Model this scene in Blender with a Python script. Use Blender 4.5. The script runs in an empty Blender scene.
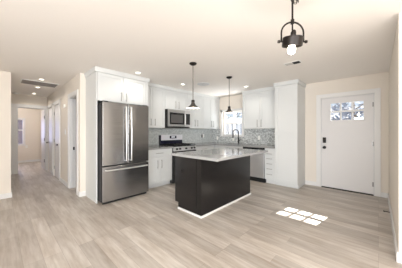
import bpy, bmesh, math, random
from mathutils import Vector, Matrix
random.seed(7)
D = bpy.data
SC = bpy.context.scene
COL = SC.collection
PI = math.pi

# ------------------------------------------------------------------ camera
F_PX, THETA, CAM_H = 188.8, 0.7545, 1.268
cam = D.cameras.new('camera'); cam.sensor_width = 36; cam.lens = 36 * F_PX / 402
cam.shift_y = -2.0 / 402; cam.clip_start = 0.05; cam.clip_end = 200
camo = D.objects.new('camera', cam); COL.objects.link(camo)
camo.location = (0, 0, CAM_H); camo.rotation_euler = (PI / 2, 0, THETA - PI / 2)
SC.camera = camo

# ------------------------------------------------------------------ view, world, sun, added fill lamps
SC.view_settings.view_transform = 'Standard'; SC.view_settings.look = 'None'
SC.view_settings.exposure = 0.18; SC.view_settings.gamma = 1; SC.view_settings.use_curve_mapping = False
w = D.worlds.new('world'); SC.world = w; w.use_nodes = True
bg = w.node_tree.nodes['Background']; bg.inputs[0].default_value = (0.72, 0.82, 0.95, 1); bg.inputs[1].default_value = 0.85

def lamp(name, kind, loc, energy, color=(1, 1, 1), direction=None, **kw):
    l = D.lights.new(name, kind); l.energy = energy; l.color = color
    for k, v in kw.items(): setattr(l, k, v)
    o = D.objects.new(name, l); COL.objects.link(o); o.location = loc
    if direction is not None: o.rotation_euler = Vector(direction).to_track_quat('-Z', 'Y').to_euler()
    return o
lamp('sun', 'SUN', (12, -1, 9), 30.0, (1.0, 0.96, 0.90), (-2.01, 0.36, -1.74), angle=math.radians(0.5))
# added fill lamps outside made-up window openings behind the camera
lamp('fill_patio_side', 'AREA', (-2.85, -1.2, 1.15), 300, (0.97, 0.98, 1.0), (1, 0.05, 0.18), shape='RECTANGLE', size=4.4, size_y=1.9)
lamp('fill_street_side', 'AREA', (-0.7, -4.25, 1.35), 150, (0.97, 0.98, 1.0), (0.25, 1, 0.22), shape='RECTANGLE', size=3.2, size_y=1.5)
lamp('fill_sink_upper', 'AREA', (5.75, 3.43, 2.30), 16, (0.93, 0.97, 1.0), (-1, 0, -0.75), shape='RECTANGLE', size=0.74, size_y=0.4)  # added fill lamp above the window view, stands in for sky light
lamp('fill_sink_lower', 'AREA', (5.62, 3.43, 0.78), 62, (1.0, 0.98, 0.95), (-1, -0.15, 0.75), shape='RECTANGLE', size=0.74, size_y=0.45)  # added fill lamp hidden below the sill, brightens the kitchen ceiling
lamp('fill_bedroom_outside', 'AREA', (0.03, 11.0, 1.35), 55, (0.78, 0.84, 1.0), (0.06, -1, -0.1), shape='RECTANGLE', size=0.85, size_y=1.1)  # added bluish fill lamp hidden from view, meant for the hall floor

# ------------------------------------------------------------------ dimensions
YA, XB, YR, H = 4.256, 5.092, -0.144, 2.427        # stove wall, sink wall, entry side wall, ceiling
XH, YL = 1.07, 5.19                                # hall side wall, living side wall

# ------------------------------------------------------------------ materials
def lin(r, g=None, b=None):
    if g is None: r, g, b = r
    f = lambda c: (c / 255 / 12.92) if c / 255 <= 0.04045 else ((c / 255 + 0.055) / 1.055) ** 2.4
    return (f(r), f(g), f(b), 1)
def mat(name, col=(200, 200, 200), rough=0.5, metal=0.0, spec=0.5, bump=0, bscale=60, var=0.0, vscale=4, **kw):
    m = D.materials.new(name); m.use_nodes = True; nt = m.node_tree; N = nt.nodes; L = nt.links
    b = N['Principled BSDF']; b.inputs['Base Color'].default_value = lin(col); b.inputs['Roughness'].default_value = rough
    b.inputs['Metallic'].default_value = metal; b.inputs['Specular IOR Level'].default_value = spec
    for k, v in kw.items(): b.inputs[k.replace('_', ' ')].default_value = v
    tc = N.new('ShaderNodeTexCoord')
    if var > 0:
        n = N.new('ShaderNodeTexNoise'); n.inputs['Scale'].default_value = vscale; n.inputs['Detail'].default_value = 4
        L.new(tc.outputs['Object'], n.inputs['Vector'])
        mx = N.new('ShaderNodeMix'); mx.data_type = 'RGBA'
        c = lin(col); mx.inputs[6].default_value = tuple(v * (1 - var) for v in c[:3]) + (1,)
        mx.inputs[7].default_value = tuple(min(1, v * (1 + var)) for v in c[:3]) + (1,)
        L.new(n.outputs['Fac'], mx.inputs[0]); L.new(mx.outputs[2], b.inputs['Base Color'])
    if bump > 0:
        n = N.new('ShaderNodeTexNoise'); n.inputs['Scale'].default_value = bscale; n.inputs['Detail'].default_value = 3
        L.new(tc.outputs['Object'], n.inputs['Vector'])
        bp = N.new('ShaderNodeBump'); bp.inputs['Strength'].default_value = bump; bp.inputs['Distance'].default_value = 0.01
        L.new(n.outputs['Fac'], bp.inputs['Height']); L.new(bp.outputs[0], b.inputs['Normal'])
    return m
def emis(name, col, strength):
    m = D.materials.new(name); m.use_nodes = True; b = m.node_tree.nodes['Principled BSDF']
    b.inputs['Base Color'].default_value = (0.9, 0.9, 0.9, 1)
    b.inputs['Emission Color'].default_value = lin(col); b.inputs['Emission Strength'].default_value = strength
    return m
def glass(name, tint=(0.96, 0.98, 1.0, 1), refl=0.08):
    m = D.materials.new(name); m.use_nodes = True; nt = m.node_tree; nt.nodes.clear()
    o = nt.nodes.new('ShaderNodeOutputMaterial'); mx = nt.nodes.new('ShaderNodeMixShader')
    t = nt.nodes.new('ShaderNodeBsdfTransparent'); g = nt.nodes.new('ShaderNodeBsdfGlossy')
    t.inputs[0].default_value = tint; g.inputs['Roughness'].default_value = 0.02; mx.inputs[0].default_value = refl
    nt.links.new(t.outputs[0], mx.inputs[1]); nt.links.new(g.outputs[0], mx.inputs[2]); nt.links.new(mx.outputs[0], o.inputs[0])
    return m

M = {}
M['wall'] = mat('cream_wall_paint', (228, 220, 209), 0.75, bump=0.03, bscale=220, spec=0.25)
M['ceiling'] = mat('ceiling_paint', (242, 237, 231), 0.8, bump=0.06, bscale=90, spec=0.2)
M['trim'] = mat('white_trim_paint', (226, 225, 223), 0.4)
M['door'] = mat('white_door_paint', (222, 220, 219), 0.4)
M['cab'] = mat('white_cabinet_paint', (212, 214, 213), 0.38)
M['island'] = mat('espresso_cabinet_panel', (14, 13, 15), 0.26, spec=0.6, var=0.08, vscale=6)
M['counter'] = mat('grey_quartz', (146, 146, 145), 0.16, var=0.10, vscale=40)
M['island_counter'] = mat('pale_grey_quartz', (160, 160, 159), 0.10, var=0.06, vscale=40)
M['nickel'] = mat('brushed_nickel', (150, 148, 145), 0.35, 0.8)
M['black'] = mat('matt_black_metal', (22, 22, 23), 0.4, 0.2)
M['blackgloss'] = mat('black_glass', (14, 14, 17), 0.12)
M['navyblack'] = mat('dark_enamel', (26, 27, 46), 0.22)
M['dark'] = mat('dark_gap', (20, 20, 20), 0.7)
M['bronze'] = mat('dark_bronze_metal', (36, 31, 28), 0.38, 0.6)
M['rod'] = mat('aged_metal_rod', (110, 100, 92), 0.4, 0.6)
M['white_plastic'] = mat('white_plastic', (238, 237, 232), 0.35)
M['grey'] = mat('grey_metal', (120, 118, 114), 0.5, 0.3)
M['jamb'] = mat('painted_jamb', (214, 214, 214), 0.45)
M['shade_in'] = mat('white_enamel_lining', (240, 236, 226), 0.4)
M['glass'] = glass('window_glass')
M['bulb'] = emis('glowing_bulb', (255, 236, 205), 8)
M['bulb_big'] = emis('glowing_frosted_bulb', (255, 240, 215), 9)
M['lens'] = emis('downlight_lens', (255, 244, 226), 5)
M['display'] = emis('oven_display', (120, 150, 190), 0.25)
M['fence'] = mat('white_vinyl', (232, 236, 242), 0.5)
M['ground'] = mat('concrete_ground', (112, 110, 106), 0.9, var=0.15, bump=0.1)
M['bark'] = mat('tree_bark', (104, 92, 82), 0.9, var=0.2)
M['leaf'] = mat('grey_green_leaves', (178, 184, 184), 0.7, var=0.2, vscale=2)
M['leaf2'] = mat('dark_blue_green_leaves', (126, 138, 158), 0.7, var=0.3, vscale=2)
M['stucco'] = mat('grey_house_siding', (150, 160, 180), 0.8, var=0.1)

def steel():
    m = D.materials.new('brushed_stainless_steel'); m.use_nodes = True; nt = m.node_tree; N = nt.nodes; L = nt.links
    b = N['Principled BSDF']; b.inputs['Metallic'].default_value = 0.95; b.inputs['Roughness'].default_value = 0.25
    tc = N.new('ShaderNodeTexCoord'); mp = N.new('ShaderNodeMapping'); mp.inputs['Scale'].default_value = (3, 3, 260)
    n = N.new('ShaderNodeTexNoise'); n.inputs['Scale'].default_value = 1.0; n.inputs['Detail'].default_value = 2
    L.new(tc.outputs['Object'], mp.inputs[0]); L.new(mp.outputs[0], n.inputs['Vector'])
    r = N.new('ShaderNodeValToRGB'); r.color_ramp.elements[0].position = .3; r.color_ramp.elements[1].position = .7
    r.color_ramp.elements[0].color = lin(148, 148, 149); r.color_ramp.elements[1].color = lin(174, 174, 175)
    L.new(n.outputs['Fac'], r.inputs[0]); L.new(r.outputs[0], b.inputs['Base Color'])
    b.inputs['Anisotropic'].default_value = 0.7; b.inputs['Anisotropic Rotation'].default_value = 0.25
    return m
M['steel'] = steel()
M['steel_light'] = mat('light_stainless_steel', (205, 205, 205), 0.3, 0.75)

def floor_mat():
    m = D.materials.new('grey_oak_plank_floor'); m.use_nodes = True; nt = m.node_tree; N = nt.nodes; L = nt.links
    b = N['Principled BSDF']; tc = N.new('ShaderNodeTexCoord')
    sep = N.new('ShaderNodeSeparateXYZ'); cmb = N.new('ShaderNodeCombineXYZ')
    L.new(tc.outputs['Object'], sep.inputs[0]); L.new(sep.outputs[1], cmb.inputs[0]); L.new(sep.outputs[0], cmb.inputs[1])
    br = N.new('ShaderNodeTexBrick'); br.offset = 0.37; br.offset_frequency = 3
    br.inputs['Scale'].default_value = 1; br.inputs['Brick Width'].default_value = 1.22; br.inputs['Row Height'].default_value = 0.15
    br.inputs['Mortar Size'].default_value = 0.0012; br.inputs['Mortar Smooth'].default_value = 0.3; br.inputs['Bias'].default_value = 0
    br.inputs['Color1'].default_value = lin(183, 176, 168); br.inputs['Color2'].default_value = lin(215, 209, 201); br.inputs['Mortar'].default_value = lin(160, 150, 140)
    L.new(cmb.outputs[0], br.inputs['Vector'])
    def noise(scale, sx, sy, lo, hi, c0, c1, prev, mode='MULTIPLY', fac=1.0):
        mp = N.new('ShaderNodeMapping'); mp.inputs['Scale'].default_value = (sx, sy, 1); L.new(cmb.outputs[0], mp.inputs[0])
        n = N.new('ShaderNodeTexNoise'); n.inputs['Scale'].default_value = scale; n.inputs['Detail'].default_value = 5; n.inputs['Roughness'].default_value = 0.6
        L.new(mp.outputs[0], n.inputs['Vector'])
        r = N.new('ShaderNodeValToRGB'); e = r.color_ramp.elements; e[0].position = lo; e[1].position = hi
        e[0].color = lin(c0); e[1].color = lin(c1); L.new(n.outputs['Fac'], r.inputs[0])
        mx = N.new('ShaderNodeMix'); mx.data_type = 'RGBA'; mx.blend_type = mode; mx.inputs[0].default_value = fac
        L.new(prev, mx.inputs[6]); L.new(r.outputs[0], mx.inputs[7]); return mx.outputs[2]
    c = noise(1.0, 2.2, 26, 0.34, 0.62, (232, 228, 224), (255, 255, 255), br.outputs['Color'])
    c = noise(1.0, 1.5, 7, 0.38, 0.62, (230, 225, 220), (255, 255, 255), c)
    L.new(c, b.inputs['Base Color'])
    b.inputs['Roughness'].default_value = 0.36; b.inputs['Specular IOR Level'].default_value = 0.5
    return m
M['floor'] = floor_mat()

def mosaic(c1, c2):
    m = D.materials.new('grey_mosaic_tile'); m.use_nodes = True; nt = m.node_tree; N = nt.nodes; L = nt.links
    b = N['Principled BSDF']; tc = N.new('ShaderNodeTexCoord'); sep = N.new('ShaderNodeSeparateXYZ'); cmb = N.new('ShaderNodeCombineXYZ')
    L.new(tc.outputs['Object'], sep.inputs[0]); ad = N.new('ShaderNodeMath'); L.new(sep.outputs[0], ad.inputs[0]); L.new(sep.outputs[1], ad.inputs[1])
    L.new(ad.outputs[0], cmb.inputs[0]); L.new(sep.outputs[2], cmb.inputs[1])
    br = N.new('ShaderNodeTexBrick'); br.inputs['Scale'].default_value = 1; br.inputs['Brick Width'].default_value = 0.034; br.inputs['Row Height'].default_value = 0.024
    br.inputs['Mortar Size'].default_value = 0.0015; br.inputs['Color1'].default_value = lin(c1); br.inputs['Color2'].default_value = lin(c2)
    br.inputs['Mortar'].default_value = lin(176, 178, 177); L.new(cmb.outputs[0], br.inputs['Vector'])
    L.new(br.outputs['Color'], b.inputs['Base Color']); b.inputs['Roughness'].default_value = 0.2
    return m
M['tile'] = mosaic((146, 150, 149), (224, 227, 226)); M['tile_even'] = mosaic((168, 173, 172), (206, 210, 208))

# ------------------------------------------------------------------ mesh helpers
ident = lambda a, b, c: (a, b, c)
onA = lambda u, d, z: (u, YA - d, z)          # u along the stove wall (= X), d out of the wall
onB = lambda u, d, z: (XB - d, u, z)          # u along the sink wall (= Y), d out of the wall
class MB:
    def __init__(s, f=ident): s.b = bmesh.new(); s.f = f
    def box(s, x0, x1, y0, y1, z0, z1):
        v = [s.b.verts.new(s.f(x, y, z)) for x in (x0, x1) for y in (y0, y1) for z in (z0, z1)]
        for q in ((0, 1, 3, 2), (4, 6, 7, 5), (0, 4, 5, 1), (2, 3, 7, 6), (0, 2, 6, 4), (1, 5, 7, 3)):
            s.b.faces.new([v[i] for i in q])
        return s
    def prism(s, prof, u0, u1):               # prof in (d, z), run along u
        a = [s.b.verts.new(s.f(u0, d, z)) for d, z in prof]; c = [s.b.verts.new(s.f(u1, d, z)) for d, z in prof]
        n = len(prof); s.b.faces.new(a); s.b.faces.new(c[::-1])
        for i in range(n): s.b.faces.new((a[i], c[i], c[(i + 1) % n], a[(i + 1) % n]))
        return s
    def tube(s, pts, r, n=10, closed=False):
        P = [Vector(s.f(*p)) for p in pts]; rings = []
        up = Vector((0, 0, 1)); k = len(P)
        rr = r if isinstance(r, (list, tuple)) else [r] * k
        prev = None
        for i, p in enumerate(P):
            if closed: t = (P[(i + 1) % k] - P[i - 1]).normalized()
            else: t = (P[min(i + 1, k - 1)] - P[max(i - 1, 0)]).normalized()
            if prev is None:
                a = t.cross(up)
                if a.length < 1e-3: a = t.cross(Vector((1, 0, 0)))
            else: a = prev - t * prev.dot(t)
            a.normalize(); prev = a; c = t.cross(a)
            rings.append([s.b.verts.new(p + (a * math.cos(2 * PI * j / n) + c * math.sin(2 * PI * j / n)) * rr[i]) for j in range(n)])
        for i in range(k if closed else k - 1):
            A, B = rings[i], rings[(i + 1) % k]
            for j in range(n): s.b.faces.new((A[j], A[(j + 1) % n], B[(j + 1) % n], B[j]))
        if not closed: s.b.faces.new(rings[0][::-1]); s.b.faces.new(rings[-1])
        return s
    def lathe(s, c, prof, n=28, axis='z', cap=True):     # prof: (radius, height)
        rings = []
        for r, h in prof:
            ring = []
            for j in range(n):
                a = 2 * PI * j / n; x, y = r * math.cos(a), r * math.sin(a)
                q = {'z': (x, y, h), 'y': (x, h, y), 'x': (h, x, y)}[axis]
                ring.append(s.b.verts.new(s.f(c[0] + q[0], c[1] + q[1], c[2] + q[2])))
            rings.append(ring)
        for A, B in zip(rings, rings[1:]):
            for j in range(n): s.b.faces.new((A[j], A[(j + 1) % n], B[(j + 1) % n], B[j]))
        if cap:
            s.b.faces.new(rings[0][::-1]); s.b.faces.new(rings[-1])
        return s
    def ball(s, c, r, n=16, sz=1.0):
        prof = [(max(1e-4, r * math.sin(PI * i / n)), -r * sz * math.cos(PI * i / n)) for i in range(n + 1)]
        return s.lathe(c, prof, n=n * 2)

def wroot(o):
    return Vector(o['_o']) if o is not None and '_o' in o.keys() else Vector((0, 0, 0))
def obj(name, mb, m, parent=None, bevel=0, smooth=False, at=None, label=None):
    """link a mesh as one object; its origin is its thing's base (or AT)"""
    base = wroot(parent) if parent is not None else Vector(at or (0, 0, 0))
    bmesh.ops.recalc_face_normals(mb.b, faces=mb.b.faces)
    for v in mb.b.verts: v.co -= base
    me = D.meshes.new(name); mb.b.to_mesh(me); mb.b.free(); me.materials.append(m)
    o = D.objects.new(name, me); COL.objects.link(o)
    if smooth:
        for p in me.polygons: p.use_smooth = True
    if parent is not None: o.parent = parent
    else: o.location = base
    o['_o'] = tuple(base)
    if bevel:
        bv = o.modifiers.new('bevel', 'BEVEL'); bv.width = bevel; bv.segments = 2; bv.limit_method = 'ANGLE'; bv.angle_limit = math.radians(50)
    if smooth:
        es = o.modifiers.new('edge', 'EDGE_SPLIT'); es.split_angle = math.radians(45)
    if label: o['label'] = label
    return o
def thing(name, label, cat, at, group=None):
    o = D.objects.new(name, None); COL.objects.link(o); o.location = at; o.empty_display_size = 0.1
    o['_o'] = tuple(at); o['label'] = label; o['category'] = cat
    if group: o['group'] = group
    return o
def tag(o, label, cat, group=None):
    o['label'] = label; o['category'] = cat
    if group: o['group'] = group
    return o
def struct(name, mb, m, parent=None, **kw):
    o = obj(name, mb, m, parent, **kw)
    if parent is None: o['kind'] = 'structure'
    return o
def copy_tree(root, loc, label, group=None):
    r = root.copy(); COL.objects.link(r); r.location = loc; r['_o'] = tuple(loc); r['label'] = label
    if group: r['group'] = group
    for ch in list(root.children):
        c = ch.copy(); COL.objects.link(c); c.parent = r
        for g in list(ch.children):
            d = g.copy(); COL.objects.link(d); d.parent = c
    return r
def holes(mb, axis, t0, t1, a0, a1, z0, z1, hs):
    """wall slab with rectangular openings; axis 'x' runs along X (t = Y thickness), 'y' along Y (t = X thickness)"""
    A = sorted({a0, a1} | {h[0] for h in hs} | {h[1] for h in hs}); Z = sorted({z0, z1} | {h[2] for h in hs} | {h[3] for h in hs})
    for p, q in zip(A, A[1:]):
        run = None
        for r, s in zip(Z, Z[1:]):
            inside = any(h[0] <= p and q <= h[1] and h[2] <= r and s <= h[3] for h in hs)
            if not inside: run = (run[0], s) if run else (r, s)
            if inside or s == Z[-1]:
                if run:
                    if axis == 'x': mb.box(p, q, t0, t1, run[0], run[1])
                    else: mb.box(t0, t1, p, q, run[0], run[1])
                run = None
    return mb

# ------------------------------------------------------------------ room shell
struct('floor', MB().box(-2.72, 5.24, -4.12, 10.95, -0.08, 0.0), M['floor'])
struct('ceiling', MB().box(-2.72, 5.24, -4.12, 10.95, H, H + 0.1), M['ceiling'])
DY0, DY1, DZ = 0.058, 0.972, 2.04
WY0, WY1, WZ0, WZ1 = 3.05, 3.80, 1.15, 1.93
struct('wall_sink', holes(MB(), 'y', XB, XB + 0.15, -0.30, 4.40, 0, H, [(DY0, DY1, 0, DZ), (WY0, WY1, WZ0, WZ1)]), M['wall'])
struct('wall_stove', MB().box(XH, XB, YA, YA + 0.12, 0, H), M['wall'])
struct('wall_entry', MB().box(2.66, XB, YR - 0.14, YR, 0, H), M['wall'])
struct('wall_return', MB().box(2.66, 2.80, -4.0, YR - 0.14, 0, H), M['wall'])
struct('wall_hall', holes(MB(), 'y', XH, XH + 0.12, YA + 0.12, 8.12, 0, H, [(4.45, 5.07, 0, 2.03), (6.10, 6.84, 0, 2.03), (7.12, 7.82, 0, 2.03)]), M['wall'])
struct('wall_living', MB().box(-2.6, 0.144, YL, YL + 0.12, 0, H), M['wall'])
struct('wall_hall_opposite', MB().box(0.024, 0.144, YL + 0.12, 8.0, 0, H), M['wall'])
struct('wall_hall_end', holes(MB(), 'x', 8.0, 8.12, 0.024, XH, 0, H, [(0.36, 1.03, 0, 2.03)]), M['wall'])
struct('wall_bedroom_far', holes(MB(), 'x', 10.7, 10.82, -1.0, 1.32, 0, H, [(-0.05, 0.655, 0.75, 1.79)]), M['wall'])
struct('wall_bedroom_side', MB().box(-1.0, -0.88, 8.12, 10.7, 0, H), M['wall'])
struct('wall_bedroom_door_side', MB().box(1.20, 1.32, 8.12, 10.7, 0, H), M['wall'])
struct('wall_bedroom_near', MB().box(-1.0, 0.024, 8.0, 8.12, 0, H), M['wall'])
struct('wall_back', holes(MB(), 'y', -2.72, -2.6, -4.12, 5.31, 0, H, [(-3.5, 1.1, 0.12, 2.1)]), M['wall'])  # opening made up to let the added fill light in
struct('wall_street', holes(MB(), 'x', -4.12, -4.0, -2.6, 2.80, 0, H, [(-2.3, 0.9, 0.6, 2.1)]), M['wall'])  # opening invented for the second fill lamp
# closet room behind the first hall doorway
struct('wall_closet', MB().box(XH + 0.12, 2.4, 6.0, 6.1, 0, H).box(2.4, 2.5, YA + 0.12, 6.1, 0, H), M['wall'])

# baseboards
BB = 0.095
def bboard(name, *boxes):
    mb = MB()
    for x0, x1, y0, y1 in boxes: mb.box(x0, x1, y0, y1, 0.0, BB)
    return struct(name, mb, M['trim'], bevel=0.003)
bboard('baseboard_entry', (2.645, XB - 0.016, YR, YR + 0.016), (2.645, 2.66, -3.98, YR + 0.0))
bboard('baseboard_door_side', (XB - 0.016, XB, YR + 0.001, DY0 - 0.092), )
bboard('baseboard_sink', (XB - 0.016, XB, DY1 + 0.092, 1.298))
bboard('baseboard_living', (-2.6, 0.160, YL - 0.016, YL), (0.144, 0.160, YL, 7.98))
bboard('baseboard_hall', (XH - 0.016, XH, YA + 0.0, 4.37), (XH - 0.016, 1.164, YA - 0.016, YA), (XH - 0.016, XH, 5.16, 6.01), (XH - 0.016, XH, 6.93, 7.03), (XH - 0.016, XH, 7.91, 7.98))
bboard('baseboard_bedroom', (-0.88, 1.20, 10.684, 10.7), (1.184, 1.20, 8.13, 10.68))

# ------------------------------------------------------------------ entry door (structure), casing, threshold
CW = 0.09
def casing(name, f, a0, a1, z1, z0=0.0, t=0.018, cw=CW):
    """trim around an opening: f maps (u, d, z) with d out of the wall"""
    mb = MB(f).box(a0 - cw, a0, 0.001, t, z0, z1 + cw).box(a1, a1 + cw, 0.001, t, z0, z1 + cw).box(a0, a1, 0.001, t, z1, z1 + cw)
    return struct(name, mb, M['trim'], bevel=0.003)
onH = lambda u, d, z: (XH - d, u, z)
onE = lambda u, d, z: (u, 8.0 - d, z)
casing('trim_1', onB, DY0, DY1, DZ)
DX0, DX1 = XB + 0.012, XB + 0.052
struct('trim_2', MB().box(XB, XB + 0.15, DY0, DY0 + 0.0155, 0, DZ).box(XB, XB + 0.15, DY1 - 0.0155, DY1, 0, DZ).box(XB, XB + 0.15, DY0, DY1, DZ - 0.0155, DZ).box(DX0 + 0.041, XB + 0.15, DY0 + 0.0156, DY0 + 0.03, 0.022, DZ - 0.03).box(DX0 + 0.041, XB + 0.15, DY1 - 0.03, DY1 - 0.0156, 0.022, DZ - 0.03), M['jamb'])
struct('trim_3', MB().box(XB - 0.01, XB + 0.15, DY0 + 0.012, DY1 - 0.012, 0, 0.018), M['bronze'])
# slab with six lites
ly = [0.224, 0.392, 0.420, 0.588, 0.616, 0.784]; lz = [1.530, 1.703, 1.735, 1.906]
lites = [(ly[2 * i], ly[2 * i + 1], lz[2 * j], lz[2 * j + 1]) for i in range(3) for j in range(2)]
DX0, DX1 = XB + 0.012, XB + 0.052
d1 = struct('door_1', holes(MB(), 'y', DX0, DX1, DY0 + 0.016, DY1 - 0.016, 0.022, DZ - 0.016, lites), M['door'])
obj('lite_frame', MB().box(DX0 - 0.010, DX0, 0.197, 0.811, 1.906, 1.932).box(DX0 - 0.010, DX0, 0.197, 0.811, 1.504, 1.530)
    .box(DX0 - 0.010, DX0, 0.197, 0.224, 1.530, 1.906).box(DX0 - 0.010, DX0, 0.784, 0.811, 1.530, 1.906), M['door'], d1, bevel=0.003)
for a, b, c, e in lites:
    obj('glass_pane', MB().box(DX0 + 0.018, DX0 + 0.022, a, b, c, e), M['glass'], d1)
kp = obj('keypad_lock', MB().box(DX0 - 0.026, DX0, 0.872, 0.936, 1.020, 1.145), M['black'], d1, bevel=0.008, label='black keypad lock')
obj('keypad_face', MB().box(DX0 - 0.029, DX0 - 0.026, 0.884, 0.924, 1.045, 1.130), M['blackgloss'], kp)
kn = obj('door_knob', MB().lathe((DX0, 0.904, 0.915), [(0.032, -0.012), (0.034, -0.004), (0.034, 0)], axis='x').lathe((DX0, 0.904, 0.915), [(0.012, -0.035), (0.012, -0.012)], axis='x')
         .lathe((DX0, 0.904, 0.915), [(0.012, -0.068), (0.026, -0.062), (0.030, -0.048), (0.022, -0.034), (0.010, -0.030)], axis='x'), M['black'], d1, smooth=True, label='black round knob')
for z in (0.22, 1.03, 1.82):
    obj('door_hinge', MB().lathe((DX0 - 0.007, DY0 + 0.014, z), [(0.007, -0.045), (0.007, 0.045)], n=12).box(DX0 - 0.003, DX0, DY0 + 0.016, DY0 + 0.034, z - 0.045, z + 0.045), M['nickel'], d1)

# ------------------------------------------------------------------ kitchen window
w1 = struct('window_1', MB(onB).box(WY0 - 0.07, WY0, 0.001, 0.02, WZ0, WZ1 + 0.07).box(WY1, WY1 + 0.07, 0.001, 0.02, WZ0, WZ1 + 0.07)
            .box(WY0 - 0.07, WY1 + 0.07, 0.001, 0.02, WZ1, WZ1 + 0.07), M['trim'], bevel=0.002)
obj('window_sill', MB(onB).box(WY0 - 0.07, WY1 + 0.07, -0.10, 0.035, WZ0 - 0.03, WZ0), M['trim'], w1, bevel=0.003)
fr = MB(onB)
for a, b, c, e in ((WY0, WY0 + .04, WZ0, WZ1), (WY1 - .04, WY1, WZ0, WZ1), (WY0 + .04, WY1 - .04, WZ1 - .04, WZ1), (WY0 + .04, WY1 - .04, WZ0, WZ0 + .04)):
    fr.box(a, b, -0.12, -0.06, c, e)
obj('window_frame', fr, M['trim'], w1)
ms = 1.535
obj('meeting_rail', MB(onB).box(WY0 + .04, WY1 - .04, -0.105, -0.07, ms, ms + 0.03), M['trim'], w1)
obj('window_pane', MB(onB).box(WY0 + .04, WY1 - .04, -0.092, -0.088, WZ0 + .04, ms), M['glass'], w1)
obj('window_pane', MB(onB).box(WY0 + .04, WY1 - .04, -0.092, -0.088, ms + .03, WZ1 - .04), M['glass'], w1)

# far room window, hidden side widened for the added fill lamp
w2 = struct('window_2', MB().box(-0.10, -0.05, 10.682, 10.699, 0.72, 1.85).box(0.655, 0.715, 10.682, 10.699, 0.72, 1.85).box(-0.05, 0.655, 10.682, 10.699, 1.79, 1.85).box(-0.11, 0.73, 10.66, 10.699, 0.705, 0.75), M['trim'])
obj('window_sash', MB().box(-0.05, -0.02, 10.74, 10.77, 0.75, 1.79).box(0.635, 0.655, 10.74, 10.77, 0.75, 1.79).box(-0.02, 0.635, 10.74, 10.77, 1.325, 1.37)
    .box(-0.02, 0.635, 10.74, 10.77, 0.75, 0.775).box(-0.02, 0.635, 10.74, 10.77, 1.765, 1.79), M['trim'], w2)
obj('window_pane', MB().box(-0.02, 0.635, 10.753, 10.757, 0.775, 1.765), glass('dimming_window_glass', (0.62, 0.62, 0.72, 1), 0.1), w2)  # dark purplish tint put into the glass to dim the view

# hall openings: casings, jambs and closed doors
casing('trim_4', onH, 4.45, 5.07, 2.03)
struct('trim_5', MB().box(XH, XH + 0.12, 4.45, 4.465, 0, 2.03).box(XH, XH + 0.12, 5.055, 5.07, 0, 2.03).box(XH, XH + 0.12, 4.45, 5.07, 2.015, 2.03).box(XH + 0.045, XH + 0.06, 5.043, 5.055, 0, 2.015), M['jamb'])
tag(obj('strike_plate', MB().box(XH + 0.062, XH + 0.095, 5.053, 5.055, 0.86, 0.93), M['black']), 'small black strike plate on the jamb of the open hall doorway', 'strike plate')
casing('trim_6', onH, 6.10, 6.84, 2.03); casing('trim_7', onH, 7.12, 7.82, 2.03)
for n, (a, b, ky) in enumerate(((6.10, 6.84, 6.17), (7.12, 7.82, 7.75))):
    dd = struct('door_%d' % (n + 2), MB().box(XH + 0.008, XH + 0.043, a + 0.004, b - 0.004, 0.01, 2.026), M['door'])
    obj('door_knob', MB().lathe((XH + 0.008, ky, 0.93), [(0.026, -0.008), (0.026, 0)], axis='x').lathe((XH + 0.008, ky, 0.93), [(0.010, -0.03), (0.025, -0.045), (0.025, -0.06), (0.010, -0.066)], axis='x'), M['black'], dd, smooth=True)
    for z in (0.25, 1.02, 1.80):
        hy = b - 0.004 if n == 0 else a + 0.004
        obj('door_hinge', MB().lathe((XH + 0.002, hy, z), [(0.008, -0.045), (0.008, 0.045)], n=10), M['nickel'], dd)
mb = MB(onE).box(0.20, 0.36, 0.001, 0.018, 0, 2.12).box(0.36, 1.03, 0.001, 0.018, 2.03, 2.12).box(1.03, XH - 0.001, 0.001, 0.018, 0, 2.12)
struct('trim_8', mb, M['trim'])
struct('trim_9', MB().box(0.36, 0.372, 8.0, 8.12, 0, 2.03).box(1.018, 1.03, 8.0, 8.12, 0, 2.03).box(0.372, 1.018, 8.0, 8.12, 2.018, 2.03), M['jamb'])
d4 = struct('door_4', MB().box(1.012, 1.047, 8.135, 8.78, 0.01, 2.02), M['door'])
for z in (0.31, 1.02, 1.76):
    obj('door_hinge', MB().lathe((1.010, 8.128, z), [(0.010, -0.05), (0.010, 0.05)], n=10), M['grey'], d4)

# ------------------------------------------------------------------ cabinet builders
def shaker(mb, u0, u1, z0, z1, d, rail=0.057, t=0.019):
    mb.box(u0, u0 + rail, d, d + t, z0, z1).box(u1 - rail, u1, d, d + t, z0, z1)
    mb.box(u0 + rail, u1 - rail, d, d + t, z0, z0 + rail).box(u0 + rail, u1 - rail, d, d + t, z1 - rail, z1)
    mb.box(u0 + rail, u1 - rail, d, d + t - 0.010, z0 + rail, z1 - rail)
    return mb
def bar_v(f, u, d, z0, z1, parent):
    mb = MB(f).tube([(u, d + 0.030, z0), (u, d + 0.030, z1)], 0.006)
    for z in (z0 + 0.02, z1 - 0.02): mb.tube([(u, d, z), (u, d + 0.030, z)], 0.0045, 8)
    return obj('handle', mb, M['nickel'], parent, smooth=True)
def bar_h(f, u0, u1, d, z, parent, m=None, r=0.006):
    mb = MB(f).tube([(u0, d + 0.030, z), (u1, d + 0.030, z)], r)
    for u in (u0 + 0.015, u1 - 0.015): mb.tube([(u, d, z), (u, d + 0.030, z)], 0.0045, 8)
    return obj('handle', mb, m or M['nickel'], parent, smooth=True)
def crown_prof(d, z0=2.345, z1=H - 0.002):
    return [(d - 0.03, z0), (d + 0.010, z0), (d + 0.014, z0 + 0.018), (d + 0.022, z1 - 0.016), (d + 0.026, z1 - 0.012), (d + 0.026, z1), (d - 0.03, z1)]
def cab_root(name, label, cat, f, u0, u1, group=None):
    p = f((u0 + u1) / 2, 0.15, 0); return thing(name, label, cat, p, group)
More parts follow.
